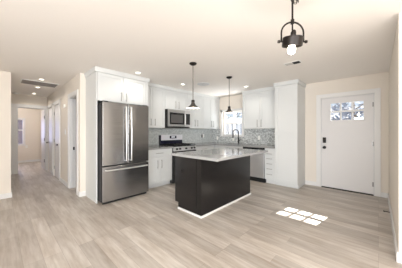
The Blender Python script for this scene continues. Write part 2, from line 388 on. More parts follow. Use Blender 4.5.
def carcass(f, u0, u1, depth, z0, z1, parent, recess=0.0):
    obj('cabinet_body', MB(f).box(u0 + 0.0005, u1 - 0.0005, 0.002, depth, z0, z1), M['cab'], parent, bevel=0.0015)
def doors2(f, u0, u1, z0, z1, d, parent, seam=None, hz=None, inset=0.055):
    s = seam or (u0 + u1) / 2; g = 0.0025; e = 0.003
    a = obj('door', shaker(MB(f), u0 + e, s - g, z0, z1, d), M['cab'], parent)
    b = obj('door', shaker(MB(f), s + g, u1 - e, z0, z1, d), M['cab'], parent)
    if hz:
        bar_v(f, s - inset, d + 0.019, hz[0], hz[1], a); bar_v(f, s + inset, d + 0.019, hz[0], hz[1], b)
def wall_cab(label, f, u0, u1, z0, seam=None, depth=0.315, hz=None, ztop=2.345, group=None, fill=False):
    r = cab_root('wall_cabinet', label, 'cabinet', f, u0, u1, group)
    carcass(f, u0, u1, depth, z0, ztop, r)
    doors2(f, u0, u1, z0 + 0.003, ztop - 0.004, depth + 0.001, r, seam, hz or (z0 + 0.05, z0 + 0.21))
    obj('crown_trim', MB(f).prism(crown_prof(depth + 0.02, ztop), u0, u1), M['cab'], r)
    return r
def base_cab(label, f, u0, u1, seam=None, mode='drawer_doors', depth=0.585, handles=True):
    r = cab_root('base_cabinet', label, 'cabinet', f, u0, u1)
    carcass(f, u0, u1, depth, 0.10, 0.66 if mode == 'doors' else 0.874, r)
    if mode == 'doors': obj('front_rail', MB(f).box(u0 + 0.0005, u1 - 0.0005, depth - 0.02, depth, 0.6605, 0.874), M['cab'], r)
    obj('toe_kick', MB(f).box(u0 + 0.0005, u1 - 0.0005, 0.002, depth - 0.065, 0.0, 0.0995), M['cab'], r)
    d = depth + 0.001
    if mode == 'drawer_doors':
        dr = obj('drawer', shaker(MB(f), u0 + 0.002, u1 - 0.002, 0.705, 0.862, d, rail=0.035), M['cab'], r)
        c = (u0 + u1) / 2 if seam is None else seam
        bar_h(f, c - 0.10, c + 0.10, d + 0.019, 0.785, dr)
        doors2(f, u0, u1, 0.108, 0.695, d, r, seam, (0.44, 0.63))
    elif mode == 'doors':
        dr = obj('false_drawer', shaker(MB(f), u0 + 0.002, u1 - 0.002, 0.705, 0.862, d, rail=0.035), M['cab'], r)
        doors2(f, u0, u1, 0.108, 0.695, d, r, seam, (0.44, 0.63))
    elif mode == 'drawers':
        zs = [(0.683, 0.862), (0.560, 0.679), (0.436, 0.556), (0.312, 0.432), (0.108, 0.308)]
        for (z0, z1), hz in zip(zs, (0.738, 0.620, 0.496, 0.372, 0.240)):
            dr = obj('drawer', MB(f).box(u0 + 0.002, u1 - 0.002, d, d + 0.019, z0, z1), M['cab'], r, bevel=0.002)
            bar_h(f, (u0 + u1) / 2 - 0.07, (u0 + u1) / 2 + 0.07, d + 0.019, hz, dr)
    return r

# fridge surround: tall side panel, cabinet over the fridge, filler panel
FD = YA - 3.646
r = thing('fridge_surround', 'tall white side panel and top cabinet built around the steel refrigerator', 'cabinet', onA(1.68, 0.3, 0))
obj('side_panel', MB(onA).box(1.166, 1.186, 0.002, FD + 0.002, 0, 2.345), M['cab'], r, bevel=0.001)
obj('side_panel', MB(onA).box(2.150, 2.204, 0.002, FD + 0.002, 0, 2.345), M['cab'], r, bevel=0.001)
obj('cabinet_body', MB(onA).box(1.1865, 2.1495, 0.002, FD - 0.02, 1.835, 2.345), M['cab'], r)
doors2(onA, 1.188, 2.148, 1.838, 2.341, FD - 0.019, r, 1.655, (1.865, 2.035), inset=0.05)
prof = crown_prof(FD)
obj('crown_trim', MB(onA).prism(prof, 1.14, 2.23), M['cab'], r)
# side return of the crown, running back to the wall along the panel
onP = lambda u, d, z: (1.166 - d, u, z)
obj('crown_trim', MB(onP).prism([(0, 2.345), (0.010, 2.345), (0.014, 2.363), (0.022, H - 0.018), (0.026, H - 0.014), (0.026, H - 0.002), (0, H - 0.002)], 3.64, YA - 0.002), M['cab'], r)

G = 'white wall cabinets'
wall_cab('white wall cabinet between the refrigerator surround and the microwave', onA, 2.206, 2.846, 1.372, seam=2.49)
wall_cab('short white wall cabinet directly above the microwave', onA, 2.848, 3.612, 1.850, hz=(1.885, 2.08))
wall_cab('white wall cabinet beside the microwave, behind the island pendant', onA, 3.614, 4.288, 1.372, hz=(1.43, 1.62))
wall_cab('white wall cabinet in the corner next to the kitchen window', onA, 4.290, 5.088, 1.372, seam=4.69, hz=(1.43, 1.62))
wall_cab('wide white wall cabinet between kitchen window and tall pantry', onB, 1.802, 2.840, 1.360, hz=(1.40, 1.60))
# pantry
r = cab_root('pantry_cabinet', 'tall white floor to ceiling pantry cabinet at the end of the sink counter', 'cabinet', onB, 1.30, 1.80)
PD = 0.59
obj('cabinet_body', MB(onB).box(1.300, 1.800, 0.002, PD, 0.10, 2.345), M['cab'], r, bevel=0.0015)
obj('toe_kick', MB(onB).box(1.300, 1.800, 0.002, PD - 0.05, 0, 0.0995), M['cab'], r)
obj('door', shaker(MB(onB), 1.302, 1.798, 0.108, 1.219, PD + 0.001), M['cab'], r)
obj('door', shaker(MB(onB), 1.302, 1.798, 1.229, 2.341, PD + 0.001), M['cab'], r)
obj('crown_trim', MB(onB).prism(crown_prof(PD + 0.02), 1.274, 1.825), M['cab'], r)
onQ = lambda u, d, z: (u, 1.300 - d, z)
obj('crown_trim', MB(onQ).prism([(0, 2.345), (0.010, 2.345), (0.014, 2.363), (0.022, H - 0.018), (0.026, H - 0.014), (0.026, H - 0.002), (0, H - 0.002)], XB - PD - 0.02, XB - 0.002), M['cab'], r)

base_cab('white base cabinet with one drawer between refrigerator and gas range', onA, 2.206, 2.862, seam=2.49)
base_cab('white base cabinet on the far side of the range, behind the island', onA, 3.640, 4.395)
base_cab('white sink base cabinet under the black faucet', onB, 2.668, 3.620, mode='doors')
base_cab('white five drawer base cabinet between dishwasher and pantry', onB, 1.802, 2.052, mode='drawers')
# corner filler carcass
r = cab_root('corner_cabinet', 'white blind corner base cabinet where the two counters meet', 'cabinet', onA, 4.4, 5.08)
obj('cabinet_body', MB().box(4.487, 5.088, 3.622, 4.254, 0.10, 0.874), M['cab'], r)
obj('filler_panel', MB().box(4.397, 4.486, 3.66, 4.25, 0.0, 0.874), M['cab'], r)

# ------------------------------------------------------------------ countertops
CT0, CT1 = 0.876, 0.914
tag(obj('countertop', MB(onA).box(2.206, 2.866, 0.002, 0.645, CT0, CT1), M['counter'], bevel=0.004, at=(2.5, 3.9, CT0)), 'short grey quartz countertop between refrigerator and range', 'countertop')
SK = (4.60, 4.98, 2.86, 3.44)      # sink cut-out x0,x1,y0,y1
xf = XB - 0.645
mb = MB().box(3.636, 5.090, YA - 0.645, YA - 0.002, CT0, CT1)
for x0, x1, y0, y1 in ((xf, 5.090, 1.802, SK[2]), (xf, 5.090, SK[3], YA - 0.645), (xf, SK[0], SK[2], SK[3]), (SK[1], 5.090, SK[2], SK[3])):
    mb.box(x0, x1, y0, y1, CT0, CT1)
bmesh.ops.remove_doubles(mb.b, verts=mb.b.verts, dist=0.0001)
tag(obj('countertop', mb, M['counter'], at=(4.8, 3.0, CT0)), 'long L-shaped grey quartz countertop running around the corner under the window', 'countertop')
sk = thing('sink', 'undermount stainless sink set in the counter below the window', 'sink', (4.79, 3.15, 0.68))
a0, a1, b0, b1 = SK
obj('basin', MB().box(a0 - .012, a0, b0 - .012, b1 + .012, .69, CT0 - .001).box(a1, a1 + .012, b0 - .012, b1 + .012, .69, CT0 - .001)
    .box(a0, a1, b0 - .012, b0, .69, CT0 - .001).box(a0, a1, b1, b1 + .012, .69, CT0 - .001).box(a0 - .012, a1 + .012, b0 - .012, b1 + .012, .68, .69), M['steel_light'], sk)
obj('drain', MB().lathe((4.79, 3.15, 0.691), [(0.045, 0), (0.045, 0.004), (0.02, 0.002)]), M['nickel'], sk)

# faucet
fx, fy = 5.035, 3.145
r = thing('faucet', 'tall matt black gooseneck faucet behind the sink', 'faucet', (fx, fy, CT1))
obj('base', MB().lathe((fx, fy, CT1), [(0.027, 0.0005), (0.027, 0.012), (0.020, 0.02), (0.020, 0.16), (0.014, 0.17)]), M['black'], r, smooth=True)
pts = [(fx, fy, CT1 + 0.16), (fx, fy, CT1 + 0.33)]
R_ = 0.085; dx, dy = -0.62, 0.78
for i in range(0, 13):
    a = PI * i / 12; k = R_ * (1 - math.cos(a)); pts.append((fx + dx * k, fy + dy * k, CT1 + 0.34 + R_ * math.sin(a)))
pts.append((fx + dx * 2 * R_, fy + dy * 2 * R_, CT1 + 0.27))
obj('spout', MB().tube(pts, 0.0145, 12), M['black'], r, smooth=True)
hx, hy = fx + dx * 2 * R_, fy + dy * 2 * R_
obj('spray_head', MB().lathe((hx, hy, CT1), [(0.018, 0.17), (0.020, 0.19), (0.017, 0.285)]), M['black'], r, smooth=True)
obj('lever', MB().tube([(fx, fy - 0.015, CT1 + 0.10), (fx, fy - 0.05, CT1 + 0.105), (fx - 0.01, fy - 0.11, CT1 + 0.13)], [0.014, 0.011, 0.007]), M['black'], r, smooth=True)

# backsplashes and outlets
tag(obj('backsplash', MB().box(2.206, 5.088, YA - 0.012, YA - 0.001, CT1 + 0.001, 1.371), M['tile_even'], at=(3.6, YA, CT1)), 'grey mosaic tile backsplash on the wall behind the range', 'backsplash')
tag(obj('backsplash', MB().box(XB - 0.012, XB - 0.001, 1.802, YA - 0.013, CT1 + 0.001, 1.118).box(XB - 0.012, XB - 0.001, 1.802, WY0 - 0.072, 1.118, 1.359)
        .box(XB - 0.012, XB - 0.001, WY1 + 0.072, YA - 0.013, 1.118, 1.371), M['tile'], at=(XB, 3.0, CT1)), 'speckled grey mosaic backsplash below the window and beside the sink', 'backsplash')
def outlet(f, u, z, d, label, dark=False):
    r = thing('wall_outlet', label, 'outlet', f(u, d, z))
    obj('cover_plate', MB(f).box(u - 0.036, u + 0.036, d + 0.0005, d + 0.007, z - 0.058, z + 0.058), M['white_plastic'], r, bevel=0.002)
    obj('socket', MB(f).box(u - 0.017, u + 0.017, d + 0.007, d + 0.009, z + 0.008, z + 0.04).box(u - 0.017, u + 0.017, d + 0.007, d + 0.009, z - 0.04, z - 0.008), M['white_plastic'], r)
    if dark: obj('side_cover', MB(f).box(u - 0.085, u - 0.037, d + 0.0005, d + 0.012, z - 0.06, z + 0.05), M['black'], r, bevel=0.002, label='black half of the plate')
outlet(onA, 4.62, 1.14, 0.013, 'white outlet with a black half, on tiles behind the range counter', dark=True)
outlet(onB, 4.00, 1.06, 0.013, 'white outlet on mosaic tiles in the kitchen corner')
outlet(onB, 3.36, 1.045, 0.013, 'white outlet low on the tiles directly under the kitchen window')
outlet(onB, 2.49, 1.10, 0.013, 'white outlet on mosaic tiles above the dishwasher')
outlet(lambda u, d, z: (u, 10.7 - d, z), 0.755, 0.66, 0.0, 'small white outlet plate under the window of the room past the hall')

# ------------------------------------------------------------------ refrigerator
FX0, FX1, FY = 1.203, 2.094, 3.445
r = thing('refrigerator', 'tall stainless steel French door refrigerator with bottom freezer drawer', 'refrigerator', (1.65, 3.8, 0))
obj('refrigerator_body', MB().box(FX0 + 0.004, FX1 - 0.004, FY + 0.082, YA - 0.05, 0.03, 1.775), mat('dark_grey_case', (52, 52, 54), 0.5), r, bevel=0.004)
obj('foot_grille', MB().box(FX0 + 0.02, FX1 - 0.02, FY + 0.06, FY + 0.081, 0.0, 0.055), M['dark'], r)
SX = 1.652
for a, b, hx, sgn in ((FX0, SX - 0.003, SX - 0.048, -1), (SX + 0.003, FX1, SX + 0.048, 1)):
    d = obj('door', MB().box(a, b, FY, FY + 0.026, 0.678, 1.797), M['steel'], r, bevel=0.008)
    obj('door_liner', MB().box(a + 0.002, b - 0.002, FY + 0.0265, FY + 0.080, 0.680, 1.795), M['dark'], d)
    z0, z1 = 0.735, 1.735
    pts = []
    for i in range(13):
        t = i / 12; pts.append((hx, FY - 0.045 - 0.016 * math.sin(PI * t), z0 + (z1 - z0) * t))
    mb = MB().tube([(hx, FY - 0.001, z0)] + pts + [(hx, FY - 0.001, z1)], 0.0125, 12)
    obj('handle', mb, M['steel_light'], d, smooth=True)
fd = obj('freezer_drawer', MB().box(FX0, FX1, FY, FY + 0.026, 0.048, 0.658), M['steel'], r, bevel=0.008)
obj('drawer_liner', MB().box(FX0 + 0.002, FX1 - 0.002, FY + 0.0265, FY + 0.080, 0.050, 0.656), M['dark'], fd)
pts = [(FX0 + 0.05 + (FX1 - FX0 - 0.10) * i / 12, FY - 0.045 - 0.014 * math.sin(PI * i / 12), 0.598) for i in range(13)]
obj('handle', MB().tube([(FX0 + 0.05, FY - 0.001, 0.598)] + pts + [(FX1 - 0.05, FY - 0.001, 0.598)], 0.0125, 12), M['steel_light'], fd, smooth=True)
for a in (FX0 + 0.01, FX1 - 0.10):
    obj('hinge_cover', MB().box(a, a + 0.09, FY + 0.03, FY + 0.14, 1.798, 1.815), M['dark'], r, bevel=0.004)

# ------------------------------------------------------------------ range
RX0, RX1, RF = 2.872, 3.630, 3.600
r = thing('gas_range', 'freestanding gas range with steel control panel and black cooktop', 'range', (3.25, 3.9, 0))
obj('range_body', MB().box(RX0, RX1, RF + 0.03, YA - 0.016, 0.02, 0.905), M['blackgloss'], r, bevel=0.003)
ct = obj('cooktop', MB().box(RX0, RX1, RF + 0.0, YA - 0.10, 0.906, 0.924), M['blackgloss'], r, bevel=0.003)
for i in range(5):
    bx = RX0 + 0.13 + (i % 2) * 0.50 if i < 4 else (RX0 + RX1) / 2
    by = RF + 0.14 + (i // 2) * 0.27 if i < 4 else RF + 0.275
    obj('burner', MB().lathe((bx, by, 0.9245), [(0.05, 0), (0.05, 0.008), (0.035, 0.009), (0.035, 0.018), (0.02, 0.02)]), M['black'], ct, smooth=True)
for i in range(3):
    x0 = RX0 + 0.02 + i * 0.241; x1 = x0 + 0.236; mb = MB()
    for x in (x0, (x0 + x1) / 2 - 0.005, x1 - 0.01): mb.box(x, x + 0.01, RF + 0.02, YA - 0.12, 0.942, 0.954)
    for y in (RF + 0.02, RF + 0.14, RF + 0.275, RF + 0.41, YA - 0.13): mb.box(x0, x1, y, y + 0.01, 0.942, 0.954)
    for x in (x0, x1 - 0.01):
        for y in (RF + 0.02, YA - 0.13): mb.box(x, x + 0.01, y, y + 0.01, 0.9245, 0.942)
    obj('grate', mb, M['black'], ct)
cp = obj('control_panel', MB().prism([(RF + 0.029, 0.80), (RF - 0.020, 0.80), (RF - 0.012, 0.905), (RF + 0.029, 0.905)], RX0, RX1), M['steel_light'], r, bevel=0.002)
for i, x in enumerate((2.95, 3.05, 3.25, 3.45, 3.55)):
    obj('knob', MB().lathe((x, RF - 0.017, 0.852), [(0.015, -0.034), (0.021, -0.032), (0.023, -0.004), (0.026, 0)], n=18, axis='y'), M['black'], cp, smooth=True)
od = obj('oven_door', MB().box(RX0 + 0.002, RX1 - 0.002, RF - 0.015, RF + 0.028, 0.215, 0.792), M['blackgloss'], r, bevel=0.006)
obj('handle', MB().tube([(RX0 + 0.05, RF - 0.055, 0.74), (RX1 - 0.05, RF - 0.055, 0.74)], 0.012).tube([(RX0 + 0.07, RF - 0.014, 0.74), (RX0 + 0.07, RF - 0.055, 0.74)], 0.009)
    .tube([(RX1 - 0.07, RF - 0.014, 0.74), (RX1 - 0.07, RF - 0.055, 0.74)], 0.009), M['steel_light'], od, smooth=True)
obj('storage_drawer', MB().box(RX0 + 0.002, RX1 - 0.002, RF - 0.012, RF + 0.028, 0.05, 0.205), M['blackgloss'], r, bevel=0.005)
bgd = obj('backguard', MB().box(RX0, RX1, YA - 0.098, YA - 0.016, 0.906, 1.183), M['navyblack'], r, bevel=0.006)
obj('backguard_face', MB().box(RX0 + 0.020, RX1 - 0.002, YA - 0.110, YA - 0.0985, 1.045, 1.195), mat('polished_light_steel', (226, 226, 230), 0.3, 0.35), bgd, bevel=0.003, label='stainless upper face')
obj('clock_display', MB().box(3.165, 3.400, YA - 0.113, YA - 0.1105, 1.090, 1.165), M['navyblack'], bgd)
obj('display_digits', MB().box(3.22, 3.345, YA - 0.1145, YA - 0.1135, 1.115, 1.147), M['display'], bgd)

# ------------------------------------------------------------------ microwave
MY = YA - 0.445
r = thing('microwave', 'stainless over-the-range microwave with dark window mounted above the range', 'microwave', (3.23, 4.0, 1.39))
obj('microwave_body', MB().box(2.850, 3.610, MY + 0.03, YA - 0.002, 1.395, 1.846), M['dark'], r, bevel=0.003)
md = obj('microwave_door', holes(MB(), 'x', MY - 0.006, MY + 0.029, 2.866, 3.42, 1.412, 1.842, [(2.905, 3.400, 1.465, 1.765)]), mat('satin_steel', (176, 175, 173), 0.3, 0.8), r)
obj('door_window', MB().box(2.906, 3.399, MY + 0.002, MY + 0.028, 1.466, 1.764), M['blackgloss'], md)
obj('window_mesh', MB().box(2.955, 3.345, MY + 0.0005, MY + 0.0015, 1.505, 1.715), mat('grey_window_mesh', (78, 76, 75), 0.4), md)
obj('handle', MB().tube([(3.41, MY - 0.035, 1.47), (3.41, MY - 0.035, 1.80)], 0.010).tube([(3.41, MY - 0.006, 1.49), (3.41, MY - 0.035, 1.49)], 0.007).tube([(3.41, MY - 0.006, 1.78), (3.41, MY - 0.035, 1.78)], 0.007), M['steel_light'], md, smooth=True)
mc = obj('control_panel', MB().box(3.423, 3.608, MY - 0.006, MY + 0.029, 1.412, 1.842), M['steel_light'], r)
obj('keypad', MB().box(3.435, 3.598, MY - 0.009, MY - 0.0065, 1.468, 1.760), M['blackgloss'], mc)
obj('bottom_grille', MB().box(2.86, 3.60, MY + 0.0, YA - 0.03, 1.376, 1.394), M['dark'], r)

# ------------------------------------------------------------------ dishwasher
r = thing('dishwasher', 'stainless dishwasher with black top strip beside the drawer cabinet', 'dishwasher', onB(2.36, 0.3, 0))
obj('dishwasher_body', MB(onB).box(2.056, 2.664, 0.004, 0.57, 0.02, 0.874), M['dark'], r)
dw = obj('dishwasher_door', MB(onB).box(2.060, 2.660, 0.571, 0.625, 0.115, 0.815), M['steel_light'], r, bevel=0.006)
obj('control_strip', MB(onB).box(2.060, 2.660, 0.571, 0.622, 0.819, 0.872), M['blackgloss'], r, bevel=0.003)
obj('handle', MB(onB).tube([(2.11, 0.665, 0.765), (2.61, 0.665, 0.765)], 0.011).tube([(2.14, 0.624, 0.765), (2.14, 0.665, 0.765)], 0.008).tube([(2.58, 0.624, 0.765), (2.58, 0.665, 0.765)], 0.008), M['steel_light'], dw, smooth=True)
obj('kick_plate', MB(onB).box(2.060, 2.660, 0.50, 0.569, 0.0, 0.11), M['dark'], r)

# ------------------------------------------------------------------ island
IX0, IX1, IY0, IY1 = 2.027, 3.484, 1.902, 2.500
r = thing('kitchen_island', 'dark espresso kitchen island standing on white base trim', 'island', (2.75, 2.2, 0))
obj('island_body', MB().box(IX0, IX1, IY0, IY1, 0.105, 0.874).box(IX0, IX1, IY0, IY1 - 0.075, 0.0, 0.105), M['island'], r)
obj('end_panel', MB().box(IX0 - 0.004, IX0 - 0.0005, IY0 + 0.10, IY1, 0.118, 0.874), M['island'], r)
tm = 0.030
obj('base_trim', MB().box(IX0 - 0.014, IX0 - 0.0005, IY0 - 0.014, IY1 - 0.075, 0, tm).box(IX0 - 0.0005, IX1 + 0.014, IY0 - 0.014, IY0 - 0.0005, 0, tm).box(IX1 + 0.0005, IX1 + 0.014, IY0 - 0.0005, IY1 - 0.075, 0, tm), M['trim'], r, bevel=0.002, label='white base trim')
for k in range(3):
    u0 = IX0 + 0.02 + k * 0.475
    d = obj('door', MB().box(u0, u0 + 0.465, IY1 + 0.001, IY1 + 0.02, 0.12, 0.69), M['island'], r)
    obj('handle', MB().tube([(u0 + 0.4, IY1 + 0.05, 0.45), (u0 + 0.4, IY1 + 0.05, 0.62)], 0.006).tube([(u0 + 0.4, IY1 + 0.02, 0.47), (u0 + 0.4, IY1 + 0.05, 0.47)], 0.004).tube([(u0 + 0.4, IY1 + 0.02, 0.60), (u0 + 0.4, IY1 + 0.05, 0.60)], 0.004), M['nickel'], d)
    d = obj('drawer', MB().box(u0, u0 + 0.465, IY1 + 0.001, IY1 + 0.02, 0.70, 0.86), M['island'], r)
    obj('handle', MB().tube([(u0 + 0.15, IY1 + 0.05, 0.78), (u0 + 0.32, IY1 + 0.05, 0.78)], 0.006).tube([(u0 + 0.17, IY1 + 0.02, 0.78), (u0 + 0.17, IY1 + 0.05, 0.78)], 0.004).tube([(u0 + 0.30, IY1 + 0.02, 0.78), (u0 + 0.30, IY1 + 0.05, 0.78)], 0.004), M['nickel'], d)
sd = obj('island_outlet', MB().box(IX0 - 0.009, IX0 - 0.0045, 2.30, 2.345, 0.60, 0.66), M['black'], r)
tag(obj('island_countertop', MB().box(1.960, 3.545, 1.552, 2.535, 0.8755, 0.914), M['island_counter'], bevel=0.004, at=(2.75, 2.0, 0.8755)), 'pale polished quartz slab overhanging the dark island', 'countertop')

# ------------------------------------------------------------------ lights
def pendant(x, y, label):
    r = thing('pendant_lamp', label, 'pendant light', (x, y, H), 'pendants over the island')
    zr = 1.675
    obj('canopy', MB().lathe((x, y, H), [(0.062, -0.001), (0.062, -0.012), (0.045, -0.028), (0.012, -0.040)]), M['bronze'], r, smooth=True)
    obj('rod', MB().tube([(x, y, H - 0.039), (x, y, zr + 0.13)], 0.0065), M['rod'], r, smooth=True)
    sh = obj('lamp_shade', MB().lathe((x, y, zr), [(0.110, -0.004), (0.111, 0.000), (0.104, 0.007), (0.074, 0.024), (0.048, 0.046), (0.034, 0.070), (0.029, 0.092), (0.0275, 0.092), (0.032, 0.069), (0.046, 0.044), (0.072, 0.022), (0.102, 0.005), (0.109, -0.002)], cap=False), mat('dark_grey_enamel', (72, 68, 64), 0.4, 0.3), r, smooth=True)
    obj('shade_lining', MB().lathe((x, y, zr), [(0.1075, -0.004), (0.101, 0.003), (0.071, 0.020), (0.045, 0.042), (0.031, 0.067)], cap=False), M['shade_in'], sh, smooth=True, label='white inner lining')
    obj('lamp_socket', MB().lathe((x, y, zr), [(0.026, 0.093), (0.029, 0.10), (0.029, 0.125), (0.012, 0.14)]), M['bronze'], r, smooth=True)
    obj('bulb', MB().ball((x, y, zr + 0.018), 0.026), M['bulb'], r, smooth=True)
    return lamp('pendant_glow', 'POINT', (x, y, zr - 0.030), 2.5, (1, 0.9, 0.76), shadow_soft_size=0.03)
pendant(2.227, 2.278, 'bronze pendant lamp hanging nearest the refrigerator over the island'.replace('nearest', 'closer to'))
pendant(3.304, 2.291, 'bronze pendant lamp hanging in front of the kitchen window')

# industrial pendant near the camera
px, py = 1.590, 0.498
r = thing('industrial_pendant', 'large dark bronze pendant with yoke, chain and glowing bulb', 'pendant light', (px, py, H))
sx, sy = 0.685, -0.7286                           # direction across the view, the yoke's own plane
zt = 1.268 + (132 - 37.2) * 1.5 / 188.8           # top of the drum
zb = zt - 0.072
TILT = Matrix.Translation((px, py, zb + 0.036)) @ Matrix.Rotation(math.radians(15), 4, Vector((sx, sy, 0))) @ Matrix.Translation((-px, -py, -zb - 0.036))
tl = lambda a, b, c: tuple(TILT @ Vector((a, b, c)))
obj('lamp_shade', MB(tl).lathe((px, py, zb), [(0.072, 0), (0.076, 0.003), (0.076, 0.066), (0.068, 0.072), (0.022, 0.074), (0.020, 0.068), (0.064, 0.066), (0.070, 0.060), (0.070, 0.002)], n=36, cap=False), M['bronze'], r, smooth=True)
obj('lamp_socket', MB(tl).lathe((px, py, zt), [(0.020, 0.0025), (0.020, 0.03), (0.014, 0.045), (0.008, 0.05)]), M['bronze'], r, smooth=True)
yw = 0.088; yh = 0.150; ym = zb + 0.036
pts = [(px - sx * yw, py - sy * yw, ym), (px - sx * yw, py - sy * yw, ym + 0.07)]
for i in range(1, 12):
    a = PI * i / 12; pts.append((px - sx * yw * math.cos(a), py - sy * yw * math.cos(a), ym + 0.07 + 0.085 * math.sin(a)))
pts += [(px + sx * yw, py + sy * yw, ym + 0.07), (px + sx * yw, py + sy * yw, ym)]
obj('yoke', MB().tube(pts, 0.0065), M['bronze'], r, smooth=True)
for s in (-1, 1):
    q = [(px + s * sx * k, py + s * sy * k, ym) for k in (0.0765, 0.100, 0.101, 0.116)]
    obj('knob', MB().tube(q, [0.006, 0.006, 0.012, 0.011]), M['bronze'], r, smooth=True)
zy = ym + 0.155
obj('rod', MB().tube([(px, py, zt + 0.05), (px, py, zy)], 0.006).tube([(px, py, zy - 0.012), (px, py, zy + 0.02)], 0.014).tube([(px, py, zy + 0.02), (px, py, zy + 0.165)], 0.0075), M['bronze'], r, smooth=True)
zc = zy + 0.165
k = 0
while zc + 0.038 < H - 0.02:
    ax, ay = ((sx, sy) if k % 2 == 0 else (-sy, sx))
    q = []
    for i in range(14):
        a = 2 * PI * i / 14; q.append((px + ax * 0.011 * math.cos(a), py + ay * 0.011 * math.cos(a), zc + 0.019 + 0.022 * math.sin(a)))
    obj('chain_link', MB().tube(q, 0.0038, 8, closed=True), M['bronze'], r, smooth=True)
    zc += 0.034; k += 1
obj('canopy', MB().lathe((px, py, H), [(0.06, -0.001), (0.06, -0.012), (0.02, -0.03)]).tube([(px, py, H - 0.03), (px, py, zc)], 0.005), M['bronze'], r, smooth=True)
q = []
for i in range(40):
    t = i / 39; a = t * 2.6 * 2 * PI; rr = 0.022 + 0.010 * math.sin(3 * a)
    q.append((px + sx * (0.022 + rr * math.cos(a)), py + sy * (0.022 + rr * math.cos(a)) , zy + 0.155 + 0.034 * t + 0.020 * math.sin(a)))
obj('looped_wire', MB().tube(q, 0.0028, 8), M['bronze'], r, smooth=True)
obj('bulb', MB(tl).lathe((px, py, zb), [(0.012, 0.055), (0.014, 0.03), (0.026, 0.0), (0.031, -0.022), (0.027, -0.042), (0.015, -0.054), (0.001, -0.058)]), M['bulb_big'], r, smooth=True)
lamp('industrial_pendant_glow', 'POINT', (px, py, zb - 0.085), 6, (1, 0.94, 0.85), shadow_soft_size=0.03)

def downlight(x, y, label, e=9, group='recessed ceiling lights'):
    r = thing('recessed_light', label, 'ceiling light', (x, y, H), group)
    obj('trim_ring', MB().lathe((x, y, H), [(0.0425, -0.001), (0.068, -0.001), (0.068, -0.006), (0.0425, -0.008)], cap=False), M['white_plastic'], r, smooth=True)
    obj('lens', MB().lathe((x, y, H), [(0.042, -0.001), (0.042, -0.005)]), M['lens'], r)
    lamp('recessed_glow', 'SPOT', (x, y, H - 0.02), e, (1, 0.95, 0.88), (0, 0, -1), spot_size=math.radians(150), spot_blend=0.6, shadow_soft_size=0.05)
downlight(1.842, 3.42, 'recessed ceiling light in front of the refrigerator cabinet')
downlight(3.029, 3.45, 'recessed ceiling light in front of the microwave')
downlight(4.286, 2.457, 'recessed ceiling light between window pendant and pantry')
downlight(0.622, 5.396, 'recessed hall light just before the return air grille', 9)
downlight(0.667, 6.417, 'recessed hall light just past the return air grille', 9)
downlight(0.701, 7.55, 'recessed hall light at the far end by the doorway', 9)
lamp('bedroom_fill', 'POINT', (0.1, 9.5, H - 0.25), 22, (1, 0.94, 0.86), shadow_soft_size=0.12)  # added fill lamp to brighten the far room, no fitting behind it
for x, y in ((-1.0, 2.6), (-1.0, -1.5), (0.9, -2.2)):
    lamp('living_room_fill', 'SPOT', (x, y, H - 0.02), 6, (1, 0.93, 0.85), (0, 0, -1), spot_size=math.radians(150), spot_blend=0.6, shadow_soft_size=0.06)  # added fill spots out of view, no fittings modelled

# ceiling fittings
r = thing('return_air_grille', 'wide dark louvred return air grille in the hall ceiling', 'vent', (0.65, 5.9, H))
gx0, gx1, gy0, gy1 = 0.33, 0.965, 5.66, 6.12
obj('grille_backing', holes(MB(), 'x', gy0, gy1, gx0, gx1, H - 0.008, H - 0.001, []), mat('grille_painted_shade', (74, 68, 64), 0.8), r)  # flat dark sheet, shade behind the louvres put into its colour
mb = MB()
mb.box(gx0 - 0.02, gx1 + 0.02, gy0 - 0.02, gy0, H - 0.012, H - 0.001).box(gx0 - 0.02, gx1 + 0.02, gy1, gy1 + 0.02, H - 0.012, H - 0.001)
mb.box(gx0 - 0.02, gx0, gy0, gy1, H - 0.012, H - 0.001).box(gx1, gx1 + 0.02, gy0, gy1, H - 0.012, H - 0.001)
obj('rim', mb, M['white_plastic'], r)
mb = MB()
for i in range(14):
    y = gy0 + 0.015 + i * 0.0325; mb.box(gx0, gx1, y, y + 0.010, H - 0.013, H - 0.0085)
obj('louvre_slat', mb, mat('grille_louvre_grey', (140, 133, 127), 0.5), r)
r = thing('ceiling_register', 'white rectangular air register with one dark half, before the pantry', 'vent', (3.365, 1.05, H))
obj('register_frame', MB().box(3.295, 3.435, 0.915, 1.185, H - 0.006, H - 0.001), M['white_plastic'], r, bevel=0.002)
mb = MB(); mb2 = MB()
for i in range(5): mb.box(3.312 + i * 0.022, 3.322 + i * 0.022, 1.055, 1.165, H - 0.010, H - 0.0065)
for i in range(1): mb2.box(3.312, 3.418, 0.940, 1.045, H - 0.010, H - 0.0065)
obj('louvre_slat', mb, mat('light_grey_louvre', (186, 182, 176), 0.5), r); obj('open_damper', mb2, M['dark'], r, label='dark open half')
r = thing('round_ceiling_vent', 'round white ceiling vent behind the island pendant', 'vent', (3.36, 3.08, H))
obj('vent_ring', MB().lathe((3.36, 3.08, H), [(0.15, -0.001), (0.15, -0.006), (0.125, -0.014), (0.10, -0.006), (0.075, -0.016), (0.05, -0.008), (0.03, -0.02), (0.001, -0.022)]), M['jamb'], r, smooth=True)
r = thing('smoke_detector', 'small white round smoke detector on the hall ceiling', 'smoke detector', (0.33, 7.8, H))
obj('detector_body', MB().lathe((0.33, 7.8, H), [(0.07, -0.001), (0.07, -0.018), (0.055, -0.035), (0.001, -0.038)]), M['white_plastic'], r, smooth=True)

